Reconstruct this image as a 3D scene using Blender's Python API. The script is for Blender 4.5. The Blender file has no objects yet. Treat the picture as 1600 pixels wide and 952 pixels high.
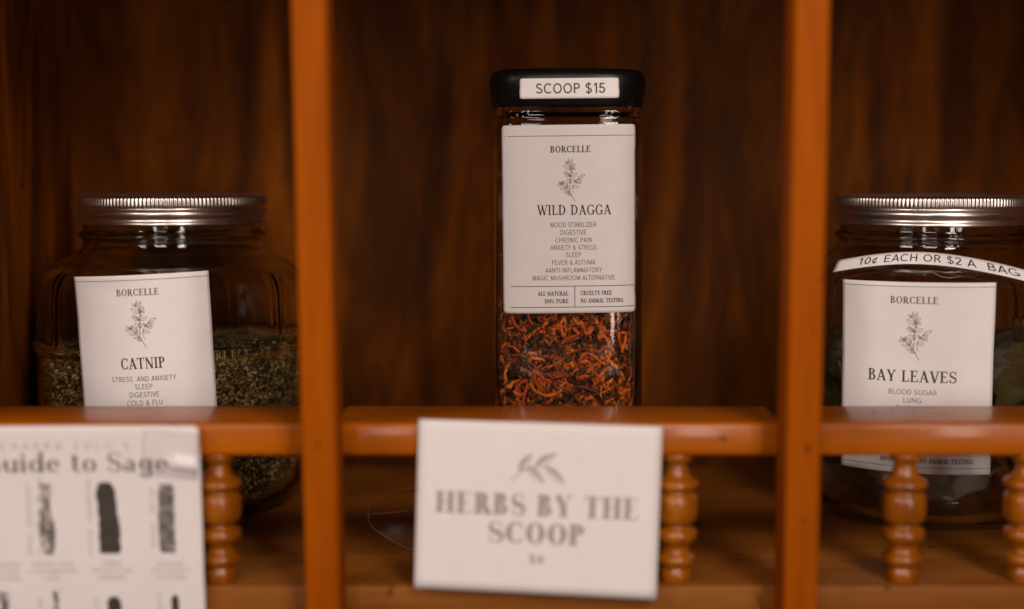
import bpy, bmesh, math, random
from mathutils import Vector, Matrix, noise as mnoise
R_ = math.radians
SC = bpy.context.scene
C = SC.collection

# ------------------------------------------------------------------ camera
PITCH = R_(5.68)
FPX, CU, CV, ZC = 2222.0, 800.0, 476.0, 0.241
cam = bpy.data.cameras.new('camera')
cam.lens = 50.0
cam.sensor_width = 36.0
cam.clip_start = 0.02
cam.clip_end = 60.0
cam.dof.use_dof = True
cam.dof.focus_distance = 0.922
cam.dof.aperture_fstop = 1.65
camo = bpy.data.objects.new('camera', cam)
C.objects.link(camo)
camo.location = (0, 0, ZC)
camo.rotation_euler = (R_(90) - PITCH, 0, 0)
SC.camera = camo

# ------------------------------------------------------------------ world, lamps, exposure
W = bpy.data.worlds.new('World')
SC.world = W
W.use_nodes = True
bg = W.node_tree.nodes['Background']
bg.inputs[0].default_value = (1.0, 0.70, 0.48, 1)
bg.inputs[1].default_value = 0.025


def area(name, loc, target, sx, sy, power, col):
    l = bpy.data.lights.new(name, 'AREA')
    l.shape = 'RECTANGLE'
    l.size, l.size_y = sx, sy
    l.energy = power
    l.color = col
    o = bpy.data.objects.new(name, l)
    C.objects.link(o)
    o.location = loc
    d = Vector(target) - Vector(loc)
    o.rotation_euler = d.to_track_quat('-Z', 'Y').to_euler()
    return o


area('window_lamp_right', (0.62, -0.75, 1.28), (0.10, 0.85, 0.12), 0.50, 0.55, 20, (1.0, 0.87, 0.77))
area('window_lamp_left', (-1.30, -0.55, 0.95), (0.0, 0.9, 0.12), 0.55, 0.70, 14, (1.0, 0.88, 0.80))
area('window_lamp_far', (-0.40, -1.50, 1.25), (0.0, 0.9, 0.12), 0.70, 0.60, 14, (1.0, 0.88, 0.80))
area('doorway_lamp_right', (0.66, -1.05, 0.30), (0.0, 0.9, 0.15), 0.16, 0.85, 7, (1.0, 0.88, 0.79))
area('doorway_lamp_side', (1.02, -1.02, 0.30), (0.0, 0.9, 0.15), 0.13, 0.80, 4.5, (1.0, 0.88, 0.80))
area('doorway_lamp_left', (-0.62, -1.10, 0.34), (0.0, 0.9, 0.15), 0.14, 0.80, 4, (0.97, 0.92, 0.96))

SC.view_settings.view_transform = 'Standard'
SC.view_settings.look = 'None'
SC.view_settings.exposure = -0.36
SC.view_settings.gamma = 1.0
SC.render.engine = 'CYCLES'
SC.cycles.use_denoising = True
SC.cycles.max_bounces = 14
SC.cycles.transmission_bounces = 12
SC.cycles.transparent_max_bounces = 16
SC.cycles.diffuse_bounces = 4
SC.cycles.glossy_bounces = 5
SC.cycles.blur_glossy = 0.4
SC.cycles.sample_clamp_indirect = 6.0


def P(u, v, Y):
    """point of the place that stands at depth Y under a spot measured on the photograph"""
    x, y = (u - CU) / FPX, (CV - v) / FPX
    yd = math.cos(PITCH) + y * math.sin(PITCH)
    zd = -math.sin(PITCH) + y * math.cos(PITCH)
    return Vector((x * Y / yd, Y, ZC + zd * Y / yd))


# ------------------------------------------------------------------ materials
def mat(name):
    m = bpy.data.materials.new(name)
    m.use_nodes = True
    nt = m.node_tree
    return m, nt, nt.nodes['Principled BSDF']


def N(nt, t, **kw):
    n = nt.nodes.new(t)
    for k, v in kw.items():
        setattr(n, k, v)
    return n


def ramp(nt, stops, fac):
    r = N(nt, 'ShaderNodeValToRGB')
    e = r.color_ramp.elements
    while len(e) < len(stops):
        e.new(0.5)
    for i, (p, c) in enumerate(stops):
        e[i].position = p
        e[i].color = (*c, 1)
    nt.links.new(fac, r.inputs[0])
    return r.outputs[0]


def coords(nt, scale, rand=True, rot=(0, 0, 0)):
    tc = N(nt, 'ShaderNodeTexCoord')
    mp = N(nt, 'ShaderNodeMapping')
    mp.inputs['Scale'].default_value = scale
    mp.inputs['Rotation'].default_value = rot
    if rand:
        oi = N(nt, 'ShaderNodeObjectInfo')
        mu = N(nt, 'ShaderNodeVectorMath', operation='SCALE')
        cb = N(nt, 'ShaderNodeCombineXYZ')
        for i in range(3):
            nt.links.new(oi.outputs['Random'], cb.inputs[i])
        nt.links.new(cb.outputs[0], mu.inputs[0])
        mu.inputs['Scale'].default_value = 37.0
        nt.links.new(mu.outputs[0], mp.inputs['Location'])
    nt.links.new(tc.outputs['Object'], mp.inputs[0])
    return mp.outputs[0]


def noise(nt, vec, scale=1.0, detail=4, rough=0.55, dist=0.0):
    n = N(nt, 'ShaderNodeTexNoise')
    n.inputs['Scale'].default_value = scale
    n.inputs['Detail'].default_value = detail
    n.inputs['Roughness'].default_value = rough
    n.inputs['Distortion'].default_value = dist
    nt.links.new(vec, n.inputs['Vector'])
    return n.outputs['Fac']


def mixf(nt, a, b, f):
    m = N(nt, 'ShaderNodeMath', operation='MULTIPLY_ADD')
    nt.links.new(a, m.inputs[0])
    m.inputs[1].default_value = f
    k = N(nt, 'ShaderNodeMath', operation='MULTIPLY')
    nt.links.new(b, k.inputs[0])
    k.inputs[1].default_value = 1 - f
    nt.links.new(k.outputs[0], m.inputs[2])
    return m.outputs[0]


def wood(name, stops, axis='Z', rough=0.32, coat=0.35, coat_rough=0.18, figure=1.0, spots=False, spec=0.5, long_=5.0, wide=60.0, warp=1.0):
    m, nt, b = mat(name)
    b.inputs['Specular IOR Level'].default_value = spec
    s = {'X': (long_, wide, wide), 'Z': (wide, wide, long_), 'Y': (wide, long_, wide)}[axis]
    s2 = tuple(v * 0.16 * figure for v in s)
    s3 = {'X': (30, 900, 900), 'Z': (900, 900, 30), 'Y': (900, 30, 900)}[axis]
    g1 = noise(nt, coords(nt, s), 1.0, 5, 0.62, 0.6 * warp)
    g2 = noise(nt, coords(nt, s2), 1.0, 3, 0.5, 1.4 * warp)
    g3 = noise(nt, coords(nt, s3), 1.0, 2, 0.6)
    f = mixf(nt, g1, g2, 0.42 if warp < 1.5 else 0.30)
    f = mixf(nt, f, g3, 0.84)
    col = ramp(nt, stops, f)
    if spots:
        sp = noise(nt, coords(nt, (55, 55, 40)), 1.0, 2, 0.5)
        msk = ramp(nt, [(0.0, (1, 1, 1)), (0.69, (1, 1, 1)), (0.76, (0.32, 0.27, 0.25)), (1, (0.3, 0.25, 0.22))], sp)
        mx = N(nt, 'ShaderNodeMix', data_type='RGBA', blend_type='MULTIPLY')
        mx.inputs[0].default_value = 1
        nt.links.new(col, mx.inputs[6])
        nt.links.new(msk, mx.inputs[7])
        col = mx.outputs[2]
    nt.links.new(col, b.inputs['Base Color'])
    rr = N(nt, 'ShaderNodeMapRange')
    rr.inputs[3].default_value = rough - 0.06
    rr.inputs[4].default_value = rough + 0.14
    nt.links.new(g1, rr.inputs[0])
    nt.links.new(rr.outputs[0], b.inputs['Roughness'])
    b.inputs['Coat Weight'].default_value = coat
    b.inputs['Coat Roughness'].default_value = coat_rough
    bp = N(nt, 'ShaderNodeBump')
    bp.inputs['Strength'].default_value = 0.12
    bp.inputs['Distance'].default_value = 0.0006
    nt.links.new(mixf(nt, g3, g1, 0.5), bp.inputs['Height'])
    nt.links.new(bp.outputs[0], b.inputs['Normal'])
    return m


ORANGE = [(0.26, (0.11, 0.019, 0.0002)), (0.40, (0.26, 0.050, 0.0003)), (0.56, (0.39, 0.079, 0.0004)), (0.76, (0.58, 0.134, 0.001))]
RAILC = [(0.26, (0.11, 0.021, 0.0003)), (0.40, (0.29, 0.064, 0.0006)), (0.56, (0.44, 0.103, 0.0010)), (0.78, (0.66, 0.178, 0.003))]
SPINC = [(0.30, (0.05, 0.011, 0.0005)), (0.44, (0.23, 0.057, 0.0010)), (0.56, (0.40, 0.108, 0.002)), (0.75, (0.60, 0.18, 0.005))]
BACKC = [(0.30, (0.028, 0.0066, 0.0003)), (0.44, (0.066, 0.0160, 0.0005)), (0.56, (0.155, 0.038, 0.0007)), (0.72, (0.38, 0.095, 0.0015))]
SHELFC = [(0.28, (0.12, 0.033, 0.003)), (0.5, (0.25, 0.078, 0.009)), (0.75, (0.38, 0.128, 0.020))]
M_STILE = wood('orange_varnished_wood', ORANGE, 'Z', 0.55, 0.0, 0.35, spots=True, spec=0.05)


def knots(m, spots):
    """small dark knots in the grain at given places"""
    nt = m.node_tree
    b = nt.nodes['Principled BSDF']
    col = b.inputs['Base Color'].links[0].from_socket
    tc = N(nt, 'ShaderNodeTexCoord')
    nz = N(nt, 'ShaderNodeTexNoise')
    nz.inputs['Scale'].default_value = 260
    nt.links.new(tc.outputs['Object'], nz.inputs['Vector'])
    for p, r in spots:
        sc = N(nt, 'ShaderNodeVectorMath', operation='MULTIPLY')
        sc.inputs[1].default_value = (1, 0.2, 0.55)
        nt.links.new(tc.outputs['Object'], sc.inputs[0])
        d = N(nt, 'ShaderNodeVectorMath', operation='DISTANCE')
        nt.links.new(sc.outputs[0], d.inputs[0])
        d.inputs[1].default_value = (p.x, p.y * 0.2, p.z * 0.55)
        ad = N(nt, 'ShaderNodeMath', operation='MULTIPLY_ADD')
        nt.links.new(nz.outputs['Fac'], ad.inputs[0])
        ad.inputs[1].default_value = r * 1.2
        nt.links.new(d.outputs['Value'], ad.inputs[2])
        mr = N(nt, 'ShaderNodeMapRange')
        mr.inputs[1].default_value = r * 0.8
        mr.inputs[2].default_value = r * 2.0
        mr.inputs[3].default_value = 0.75
        mr.inputs[4].default_value = 0.0
        nt.links.new(ad.outputs[0], mr.inputs[0])
        mx = N(nt, 'ShaderNodeMix', data_type='RGBA', blend_type='MIX')
        nt.links.new(mr.outputs[0], mx.inputs[0])
        nt.links.new(col, mx.inputs[6])
        mx.inputs[7].default_value = (0.055, 0.012, 0.0006, 1)
        col = mx.outputs[2]
    nt.links.new(col, b.inputs['Base Color'])


knots(M_STILE, [(P(497, 695, 0.765), 0.0014), (P(1262, 702, 0.765), 0.0018), (P(1255, 815, 0.765), 0.0010), (P(484, 330, 0.765), 0.0009), (P(1272, 520, 0.765), 0.0008)])
M_RAIL = wood('varnished_rail_wood', RAILC, 'X', 0.30, 0.30, 0.11, spec=0.22, spots=True)
M_SPIN = wood('turned_spindle_wood', SPINC, 'Z', 0.26, 0.45, 0.13, spots=True, spec=0.45)
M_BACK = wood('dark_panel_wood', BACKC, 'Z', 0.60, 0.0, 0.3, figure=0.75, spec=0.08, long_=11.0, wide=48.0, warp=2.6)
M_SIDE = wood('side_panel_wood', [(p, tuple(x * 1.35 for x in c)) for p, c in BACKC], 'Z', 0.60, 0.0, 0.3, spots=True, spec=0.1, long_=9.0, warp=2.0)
M_SHELF = wood('shelf_wood', SHELFC, 'X', 0.46, 0.0, 0.25, spec=0.18, spots=True)


def glass(name, tint=(1, 1, 1), bump=0.0):
    m, nt, b = mat(name)
    b.inputs['Base Color'].default_value = (*tint, 1)
    b.inputs['Transmission Weight'].default_value = 1
    b.inputs['Roughness'].default_value = 0.0
    b.inputs['IOR'].default_value = 1.48
    if bump:
        n = noise(nt, coords(nt, (24, 24, 14)), 1.0, 2, 0.5, 0.8)
        bp = N(nt, 'ShaderNodeBump')
        bp.inputs['Strength'].default_value = bump
        bp.inputs['Distance'].default_value = 0.003
        nt.links.new(n, bp.inputs['Height'])
        nt.links.new(bp.outputs[0], b.inputs['Normal'])
    return m


M_GLASS = glass('jar_glass', (0.96, 0.965, 0.93), 0.22)
M_GLASS2 = glass('clear_jar_glass', (0.97, 0.97, 0.95), 0.012)


def simple(name, col, rough=0.5, metal=0.0, spec=0.5, coat=0.0):
    m, nt, b = mat(name)
    b.inputs['Base Color'].default_value = (*col, 1)
    b.inputs['Roughness'].default_value = rough
    b.inputs['Metallic'].default_value = metal
    b.inputs['Specular IOR Level'].default_value = spec
    b.inputs['Coat Weight'].default_value = coat
    return m


def paper(name, col, wob=0.35):
    m, nt, b = mat(name)
    n = noise(nt, coords(nt, (90, 90, 90)), 1.0, 4, 0.6)
    fb = noise(nt, coords(nt, (1500, 1500, 700)), 1.0, 2, 0.6)
    f = mixf(nt, n, fb, 0.55)
    c = ramp(nt, [(0.25, tuple(v * 0.93 for v in col)), (0.7, col)], f)
    nt.links.new(c, b.inputs['Base Color'])
    b.inputs['Roughness'].default_value = 0.62
    b.inputs['Specular IOR Level'].default_value = 0.3
    bp = N(nt, 'ShaderNodeBump')
    bp.inputs['Strength'].default_value = wob
    bp.inputs['Distance'].default_value = 0.0008
    big = noise(nt, coords(nt, (34, 34, 22)), 1.0, 2, 0.4)
    nt.links.new(mixf(nt, big, fb, 0.93), bp.inputs['Height'])
    nt.links.new(bp.outputs[0], b.inputs['Normal'])
    return m


M_PAPER = paper('label_paper', (0.87, 0.795, 0.77), 0.6)
M_PAPER_C = paper('darker_label_paper', (0.70, 0.625, 0.60), 0.6)  # centre jar's label: darker base colour than the other two labels
M_CARD = paper('card_stock', (0.82, 0.735, 0.71), 0.3)
M_EDGE = simple('card_edge', (0.50, 0.30, 0.22), 0.7)
M_INK = simple('dark_ink', (0.028, 0.020, 0.019), 0.6, spec=0.3)
M_INKG = simple('grey_ink', (0.16, 0.12, 0.11), 0.6, spec=0.3)
M_INKM = simple('worn_ink', (0.065, 0.048, 0.044), 0.6, spec=0.3)
M_INKS = simple('sheet_ink', (0.19, 0.145, 0.13), 0.6, spec=0.3)
M_INKL = simple('faded_ink', (0.40, 0.31, 0.29), 0.6, spec=0.3)
M_BLACK = simple('black_plastic', (0.004, 0.0036, 0.003), 0.34, spec=0.28)


def metal():
    m, nt, b = mat('brushed_lid_metal')
    b.inputs['Metallic'].default_value = 1
    n = noise(nt, coords(nt, (40, 40, 1400)), 1.0, 3, 0.6)
    c = ramp(nt, [(0.3, (0.62, 0.54, 0.48)), (0.7, (0.86, 0.77, 0.70))], n)
    nt.links.new(c, b.inputs['Base Color'])
    rr = N(nt, 'ShaderNodeMapRange')
    rr.inputs[3].default_value = 0.22
    rr.inputs[4].default_value = 0.38
    nt.links.new(n, rr.inputs[0])
    nt.links.new(rr.outputs[0], b.inputs['Roughness'])
    return m


M_METAL = metal()


def bits(name, stops, rough=0.7):
    m, nt, b = mat(name)
    g = N(nt, 'ShaderNodeNewGeometry')
    n = noise(nt, coords(nt, (300, 300, 300), False), 1.0, 3, 0.6)
    f = mixf(nt, g.outputs['Random Per Island'], n, 0.8)
    nt.links.new(ramp(nt, stops, f), b.inputs['Base Color'])
    b.inputs['Roughness'].default_value = rough
    return m


M_PETAL = bits('dried_petals', [(0.12, (0.040, 0.012, 0.003)), (0.36, (0.13, 0.036, 0.005)), (0.47, (0.26, 0.10, 0.018)),
                                (0.51, (0.38, 0.048, 0.002)), (0.70, (0.76, 0.125, 0.005)), (0.92, (0.90, 0.26, 0.025))])
M_CAT = bits('chopped_herb', [(0.12, (0.07, 0.044, 0.013)), (0.34, (0.20, 0.130, 0.032)), (0.55, (0.36, 0.235, 0.058)),
                              (0.74, (0.55, 0.37, 0.11)), (0.90, (0.85, 0.60, 0.27))])


def leafmat():
    m, nt, b = mat('dried_bay_leaf')
    oi = N(nt, 'ShaderNodeObjectInfo')
    n = noise(nt, coords(nt, (60, 60, 60)), 1.0, 3, 0.6)
    c = ramp(nt, [(0.2, (0.030, 0.021, 0.005)), (0.55, (0.066, 0.047, 0.012)), (0.85, (0.14, 0.10, 0.030))],
             mixf(nt, oi.outputs['Random'], n, 0.6))
    nt.links.new(c, b.inputs['Base Color'])
    b.inputs['Roughness'].default_value = 0.5
    return m


M_LEAF = leafmat()


def film(name, tint, w=0.5, rough=0.08):
    """thin clear film: transparent with a surface gloss"""
    m, nt, b = mat(name)
    out = nt.nodes['Material Output']
    tr = N(nt, 'ShaderNodeBsdfTransparent')
    tr.inputs[0].default_value = (*tint, 1)
    gl = N(nt, 'ShaderNodeBsdfGlossy')
    gl.inputs['Roughness'].default_value = rough
    fr = N(nt, 'ShaderNodeFresnel')
    fr.inputs[0].default_value = 1.3 + w
    mx = N(nt, 'ShaderNodeMixShader')
    nt.links.new(fr.outputs[0], mx.inputs[0])
    nt.links.new(tr.outputs[0], mx.inputs[1])
    nt.links.new(gl.outputs[0], mx.inputs[2])
    nt.links.new(mx.outputs[0], out.inputs[0])
    return m


M_FILM = film('clear_bag_film', (0.975, 0.96, 0.94), -0.10, 0.20)
M_TAPE = film('clear_tape', (0.995, 0.99, 0.99), 0.0, 0.12)


def seam():
    m, nt, b = mat('bag_seam_film')
    tr = N(nt, 'ShaderNodeBsdfTransparent')
    mx = N(nt, 'ShaderNodeMixShader')
    mx.inputs[0].default_value = 0.28
    b.inputs['Base Color'].default_value = (0.30, 0.22, 0.15, 1)
    b.inputs['Roughness'].default_value = 0.4
    nt.links.new(tr.outputs[0], mx.inputs[1])
    nt.links.new(b.outputs[0], mx.inputs[2])
    nt.links.new(mx.outputs[0], nt.nodes['Material Output'].inputs[0])
    return m


M_SEAM = seam()


def printed(name, stops, scale, dist=0.5):
    m, nt, b = mat(name)
    n = noise(nt, coords(nt, scale, False), 1.0, 4, 0.65, dist)
    nt.links.new(ramp(nt, stops, n), b.inputs['Base Color'])
    b.inputs['Roughness'].default_value = 0.6
    return m


M_SAGE_A = printed('mottled_sage_print', [(0.36, (0.045, 0.036, 0.028)), (0.48, (0.16, 0.13, 0.11)), (0.60, (0.58, 0.50, 0.46))], (260, 260, 110), 1.0)
M_SAGE_B = printed('dark_sage_print', [(0.35, (0.036, 0.025, 0.018)), (0.65, (0.058, 0.041, 0.030))], (300, 300, 120))
M_SAGE_C = printed('banded_sage_print', [(0.36, (0.06, 0.048, 0.042)), (0.50, (0.17, 0.14, 0.125)), (0.64, (0.42, 0.36, 0.33))], (110, 110, 420), 0.8)


# ------------------------------------------------------------------ mesh helpers
class MB:
    def __init__(self):
        self.v, self.f, self.m, self.s = [], [], [], []

    def add(self, vs, fs, mi=0, smooth=False):
        o = len(self.v)
        self.v += [tuple(p) for p in vs]
        for f in fs:
            self.f.append(tuple(i + o for i in f))
            self.m.append(mi)
            self.s.append(smooth)

    def grid(self, pts, nu, nv, mi=0, smooth=True, closed_u=False):
        """pts[j*nu+i]"""
        fs = []
        for j in range(nv - 1):
            for i in range(nu if closed_u else nu - 1):
                i2 = (i + 1) % nu
                fs.append((j * nu + i, j * nu + i2, (j + 1) * nu + i2, (j + 1) * nu + i))
        self.add(pts, fs, mi, smooth)

    def build(self, name, mats, parent=None, bevel=0.0, bseg=3):
        me = bpy.data.meshes.new(name)
        me.from_pydata(self.v, [], self.f)
        for m in (mats if isinstance(mats, (list, tuple)) else [mats]):
            me.materials.append(m)
        me.polygons.foreach_set('material_index', self.m)
        me.polygons.foreach_set('use_smooth', self.s)
        me.update()
        o = bpy.data.objects.new(name, me)
        C.objects.link(o)
        if parent:
            o.parent = parent
        if bevel:
            bm = bmesh.new()
            bm.from_mesh(me)
            bmesh.ops.recalc_face_normals(bm, faces=bm.faces)
            bmesh.ops.bevel(bm, geom=list(bm.edges), offset=bevel, segments=bseg, affect='EDGES', profile=0.5)
            for f in bm.faces:
                f.smooth = True
            bm.to_mesh(me)
            bm.free()
            me.set_sharp_from_angle(angle=R_(50))
        return o


def box(x0, x1, y0, y1, z0, z1):
    b = MB()
    b.add([(x0, y0, z0), (x1, y0, z0), (x1, y1, z0), (x0, y1, z0), (x0, y0, z1), (x1, y0, z1), (x1, y1, z1), (x0, y1, z1)],
          [(3, 2, 1, 0), (4, 5, 6, 7), (0, 1, 5, 4), (1, 2, 6, 5), (2, 3, 7, 6), (3, 0, 4, 7)])
    return b


def empty(name, loc, label, cat, group=None):
    o = bpy.data.objects.new(name, None)
    C.objects.link(o)
    o.location = loc
    o.empty_display_size = 0.03
    o['label'] = label
    o['category'] = cat
    if group:
        o['group'] = group
    return o


def rel(o, parent):
    """parent o, keeping the place its mesh was modelled in"""
    o.parent = parent
    o.matrix_parent_inverse = Matrix.Translation(parent.location).inverted()
    return o


def lathe(prof, seg=96, rfun=None):
    """prof: (r, z) from outside bottom round to inside; returns MB around the origin"""
    b = MB()
    pts = []
    for r, z in prof:
        for i in range(seg):
            a = 2 * math.pi * i / seg
            rr = rfun(r, z, a) if rfun else r
            pts.append((rr * math.sin(a), -rr * math.cos(a), z))
    b.grid(pts, seg, len(prof), 0, True, True)
    b.f = [tuple(f) for f in b.f]
    return b


def smoothprof(pts, n=4):
    """Catmull-Rom through (r, z) points"""
    out = []
    for i in range(len(pts) - 1):
        p0, p1, p2, p3 = pts[max(i - 1, 0)], pts[i], pts[i + 1], pts[min(i + 2, len(pts) - 1)]
        for k in range(n):
            t = k / n
            out.append(tuple(0.5 * (2 * p1[d] + (p2[d] - p0[d]) * t + (2 * p0[d] - 5 * p1[d] + 4 * p2[d] - p3[d]) * t * t
                                    + (3 * p1[d] - p0[d] - 3 * p2[d] + p3[d]) * t ** 3) for d in (0, 1)))
    out.append(pts[-1])
    return out


# ------------------------------------------------------------------ lettering
def bar(x0, y0, x1, y1, w0, w1=None):
    w1 = w0 if w1 is None else w1
    dx, dy = x1 - x0, y1 - y0
    L = math.hypot(dx, dy) or 1
    nx, ny = -dy / L / 2, dx / L / 2
    return [[(x0 + nx * w0, y0 + ny * w0), (x0 - nx * w0, y0 - ny * w0), (x1 - nx * w1, y1 - ny * w1), (x1 + nx * w1, y1 + ny * w1)]]


def arc(cx, cy, rx, ry, a0, a1, T, t, n=14):
    out, prev = [], None
    for i in range(n + 1):
        a = R_(a0 + (a1 - a0) * i / n)
        q = ((cx + rx * math.cos(a), cy + ry * math.sin(a)), (cx + max(rx - T, 0.01) * math.cos(a), cy + (ry - t) * math.sin(a)))
        if prev:
            out.append([prev[0], q[0], q[1], prev[1]])
        prev = q
    return out


def path(pts, ws):
    out = []
    L = []
    for i, (x, y) in enumerate(pts):
        a, b = pts[max(i - 1, 0)], pts[min(i + 1, len(pts) - 1)]
        dx, dy = b[0] - a[0], b[1] - a[1]
        l = math.hypot(dx, dy) or 1
        w = ws[i] if isinstance(ws, list) else ws
        L.append(((x - dy / l * w / 2, y + dx / l * w / 2), (x + dy / l * w / 2, y - dx / l * w / 2)))
    for a, b in zip(L, L[1:]):
        out.append([a[0], b[0], b[1], a[1]])
    return out


def stem(x, y0, y1, w, t, s=0.085):
    return bar(x, y0, x, y1, w) + bar(x - w / 2 - s, y0 + t / 2, x + w / 2 + s, y0 + t / 2, t) + bar(x - w / 2 - s, y1 - t / 2, x + w / 2 + s, y1 - t / 2, t)


def serif_glyph(c, T=0.17, t=0.05):
    """display roman with strong thick-and-thin contrast; cap height 1; returns (polys, advance)"""
    S = stem
    if c == ' ': return [], 0.42
    if c in 'I1': return S(0.2, 0, 1, T, t), 0.4
    if c == 'L': return S(0.2, 0, 1, T, t) + bar(0.2, t / 2, 0.66, t / 2, t) + bar(0.64, 0, 0.66, 0.26, t), 0.72
    if c in 'EF':
        g = S(0.2, 0, 1, T, t) + bar(0.2, 1 - t / 2, 0.66, 1 - t / 2, t) + bar(0.2, 0.52, 0.52, 0.52, t) + bar(0.65, 1, 0.63, 0.76, t) + bar(0.51, 0.42, 0.51, 0.62, t)
        if c == 'E': g += bar(0.2, t / 2, 0.68, t / 2, t) + bar(0.67, 0, 0.69, 0.26, t)
        return g, 0.78 if c == 'E' else 0.7
    if c == 'H': return S(0.2, 0, 1, T, t) + S(0.74, 0, 1, T, t) + bar(0.2, 0.52, 0.74, 0.52, t), 0.96
    if c == 'T': return S(0.42, 0, 1, T, t) + bar(0.04, 1 - t / 2, 0.8, 1 - t / 2, t) + bar(0.05, 1, 0.04, 0.74, t) + bar(0.79, 1, 0.8, 0.74, t), 0.84
    if c == 'N': return bar(0.17, 0, 0.17, 1, t * 1.3) + bar(0.78, 0, 0.78, 1, t * 1.3) + bar(0.15, 1, 0.78, 0, T) + bar(0.04, t / 2, 0.3, t / 2, t) + bar(0.65, 1 - t / 2, 0.91, 1 - t / 2, t) + bar(0.02, 1 - t / 2, 0.2, 1 - t / 2, t), 0.95
    if c == 'M': return bar(0.17, 0, 0.17, 1, t * 1.3) + bar(0.2, 1, 0.52, 0.05, T) + bar(0.52, 0.05, 0.84, 1, t * 1.2) + S(0.88, 0, 1, T, t) + bar(0.05, t / 2, 0.3, t / 2, t), 1.1
    if c == 'A': return bar(0.14, 0, 0.44, 1, t * 1.3) + bar(0.42, 1, 0.76, 0, T) + bar(0.24, 0.32, 0.64, 0.32, t) + bar(0.0, t / 2, 0.28, t / 2, t) + bar(0.6, t / 2, 0.92, t / 2, t), 0.9
    if c == 'V': return bar(0.14, 1, 0.46, 0, T) + bar(0.48, 0, 0.76, 1, t * 1.3) + bar(0, 1 - t / 2, 0.3, 1 - t / 2, t) + bar(0.62, 1 - t / 2, 0.9, 1 - t / 2, t), 0.86
    if c == 'W': return bar(0.12, 1, 0.4, 0, T) + bar(0.42, 0, 0.64, 1, t * 1.2) + bar(0.58, 1, 0.86, 0, T) + bar(0.88, 0, 1.12, 1, t * 1.2) + bar(0, 1 - t / 2, 0.26, 1 - t / 2, t) + bar(1.0, 1 - t / 2, 1.25, 1 - t / 2, t), 1.22
    if c == 'Y': return S(0.43, 0, 0.46, T, t, 0.07) + bar(0.12, 1, 0.43, 0.44, T * 0.95) + bar(0.45, 0.44, 0.74, 1, t * 1.3) + bar(0, 1 - t / 2, 0.28, 1 - t / 2, t) + bar(0.6, 1 - t / 2, 0.88, 1 - t / 2, t), 0.84
    if c == 'U': return bar(0.2, 0.3, 0.2, 1, T) + arc(0.46, 0.32, 0.345, 0.34, 180, 360, T * 0.8, t * 1.5) + bar(0.78, 0.3, 0.78, 1, t * 1.3) + bar(0.05, 1 - t / 2, 0.36, 1 - t / 2, t) + bar(0.66, 1 - t / 2, 0.9, 1 - t / 2, t), 0.94
    if c == 'B': return S(0.2, 0, 1, T, t) + arc(0.36, 0.77, 0.30, 0.23, -90, 90, T, t) + arc(0.38, 0.275, 0.36, 0.275, -90, 90, T, t) + bar(0.2, 0.525, 0.38, 0.525, t) + bar(0.2, 0.975, 0.38, 0.975, t) + bar(0.2, 0.025, 0.4, 0.025, t), 0.8
    if c in 'PR':
        g = S(0.2, 0, 1, T, t) + arc(0.36, 0.74, 0.34, 0.26, -90, 90, T, t) + bar(0.2, 0.505, 0.38, 0.505, t) + bar(0.2, 0.975, 0.38, 0.975, t)
        if c == 'R': g += bar(0.42, 0.5, 0.74, 0.0, T) + bar(0.66, t / 2, 0.88, t / 2, t)
        return g, 0.86 if c == 'R' else 0.74
    if c == 'D': return S(0.2, 0, 1, T, t) + arc(0.34, 0.5, 0.50, 0.5, -90, 90, T, t, 20) + bar(0.2, 0.975, 0.36, 0.975, t) + bar(0.2, 0.025, 0.36, 0.025, t), 0.92
    if c == 'O': return arc(0.47, 0.5, 0.44, 0.51, 0, 360, T, t, 26), 0.94
    if c == '0': return arc(0.3, 0.5, 0.27, 0.51, 0, 360, T * 0.8, t, 22), 0.6
    if c in 'CG':
        g = arc(0.47, 0.5, 0.44, 0.51, 48, 312, T, t, 24) + bar(0.75, 0.98, 0.77, 0.68, t) + bar(0.76, 0.03, 0.78, 0.3, t)
        if c == 'G': g = arc(0.47, 0.5, 0.44, 0.51, 48, 300, T, t, 24) + bar(0.75, 0.98, 0.77, 0.68, t) + bar(0.76, 0.02, 0.76, 0.42, T) + bar(0.6, 0.42, 0.92, 0.42, t)
        return g, 0.86 if c == 'C' else 0.94
    if c == 'S':
        pts, ws = [], []
        for i in range(13):
            a = R_(20 + 220 * i / 12)
            pts.append((0.35 + 0.25 * math.cos(a), 0.75 + 0.225 * math.sin(a)))
            ws.append(t + (T * 0.9 - t) * max(0, (i - 3) / 9) ** 1.3)
        for i in range(1, 13):
            a = R_(50 - 220 * i / 12)
            pts.append((0.36 + 0.27 * math.cos(a), 0.265 + 0.24 * math.sin(a)))
            ws.append(t + (T * 0.9 - t) * max(0, (9 - i) / 9) ** 1.1)
        return path(pts, ws) + bar(0.6, 0.97, 0.61, 0.7, t) + bar(0.09, 0.03, 0.08, 0.32, t), 0.7
    if c == '%': return arc(0.2, 0.75, 0.17, 0.25, 0, 360, 0.1, t) + arc(0.75, 0.25, 0.17, 0.25, 0, 360, 0.1, t) + bar(0.22, 0, 0.72, 1, t), 0.95
    # lower case
    if c == 'u': return bar(0.18, 0.2, 0.18, 0.64, T) + arc(0.40, 0.2, 0.30, 0.21, 180, 350, T, t) + S(0.64, 0, 0.64, T, t, 0.06), 0.8
    if c == 'i': return S(0.18, 0, 0.64, T, t, 0.08) + arc(0.18, 0.85, 0.1, 0.1, 0, 360, 0.09, 0.09), 0.38
    if c == 'd': return arc(0.36, 0.32, 0.33, 0.33, 0, 360, T, t, 20) + S(0.62, 0, 1.04, T, t, 0.06), 0.8
    if c == 'e': return arc(0.34, 0.32, 0.32, 0.33, 0, 318, T, t, 20) + bar(0.06, 0.34, 0.64, 0.34, t), 0.68
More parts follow.
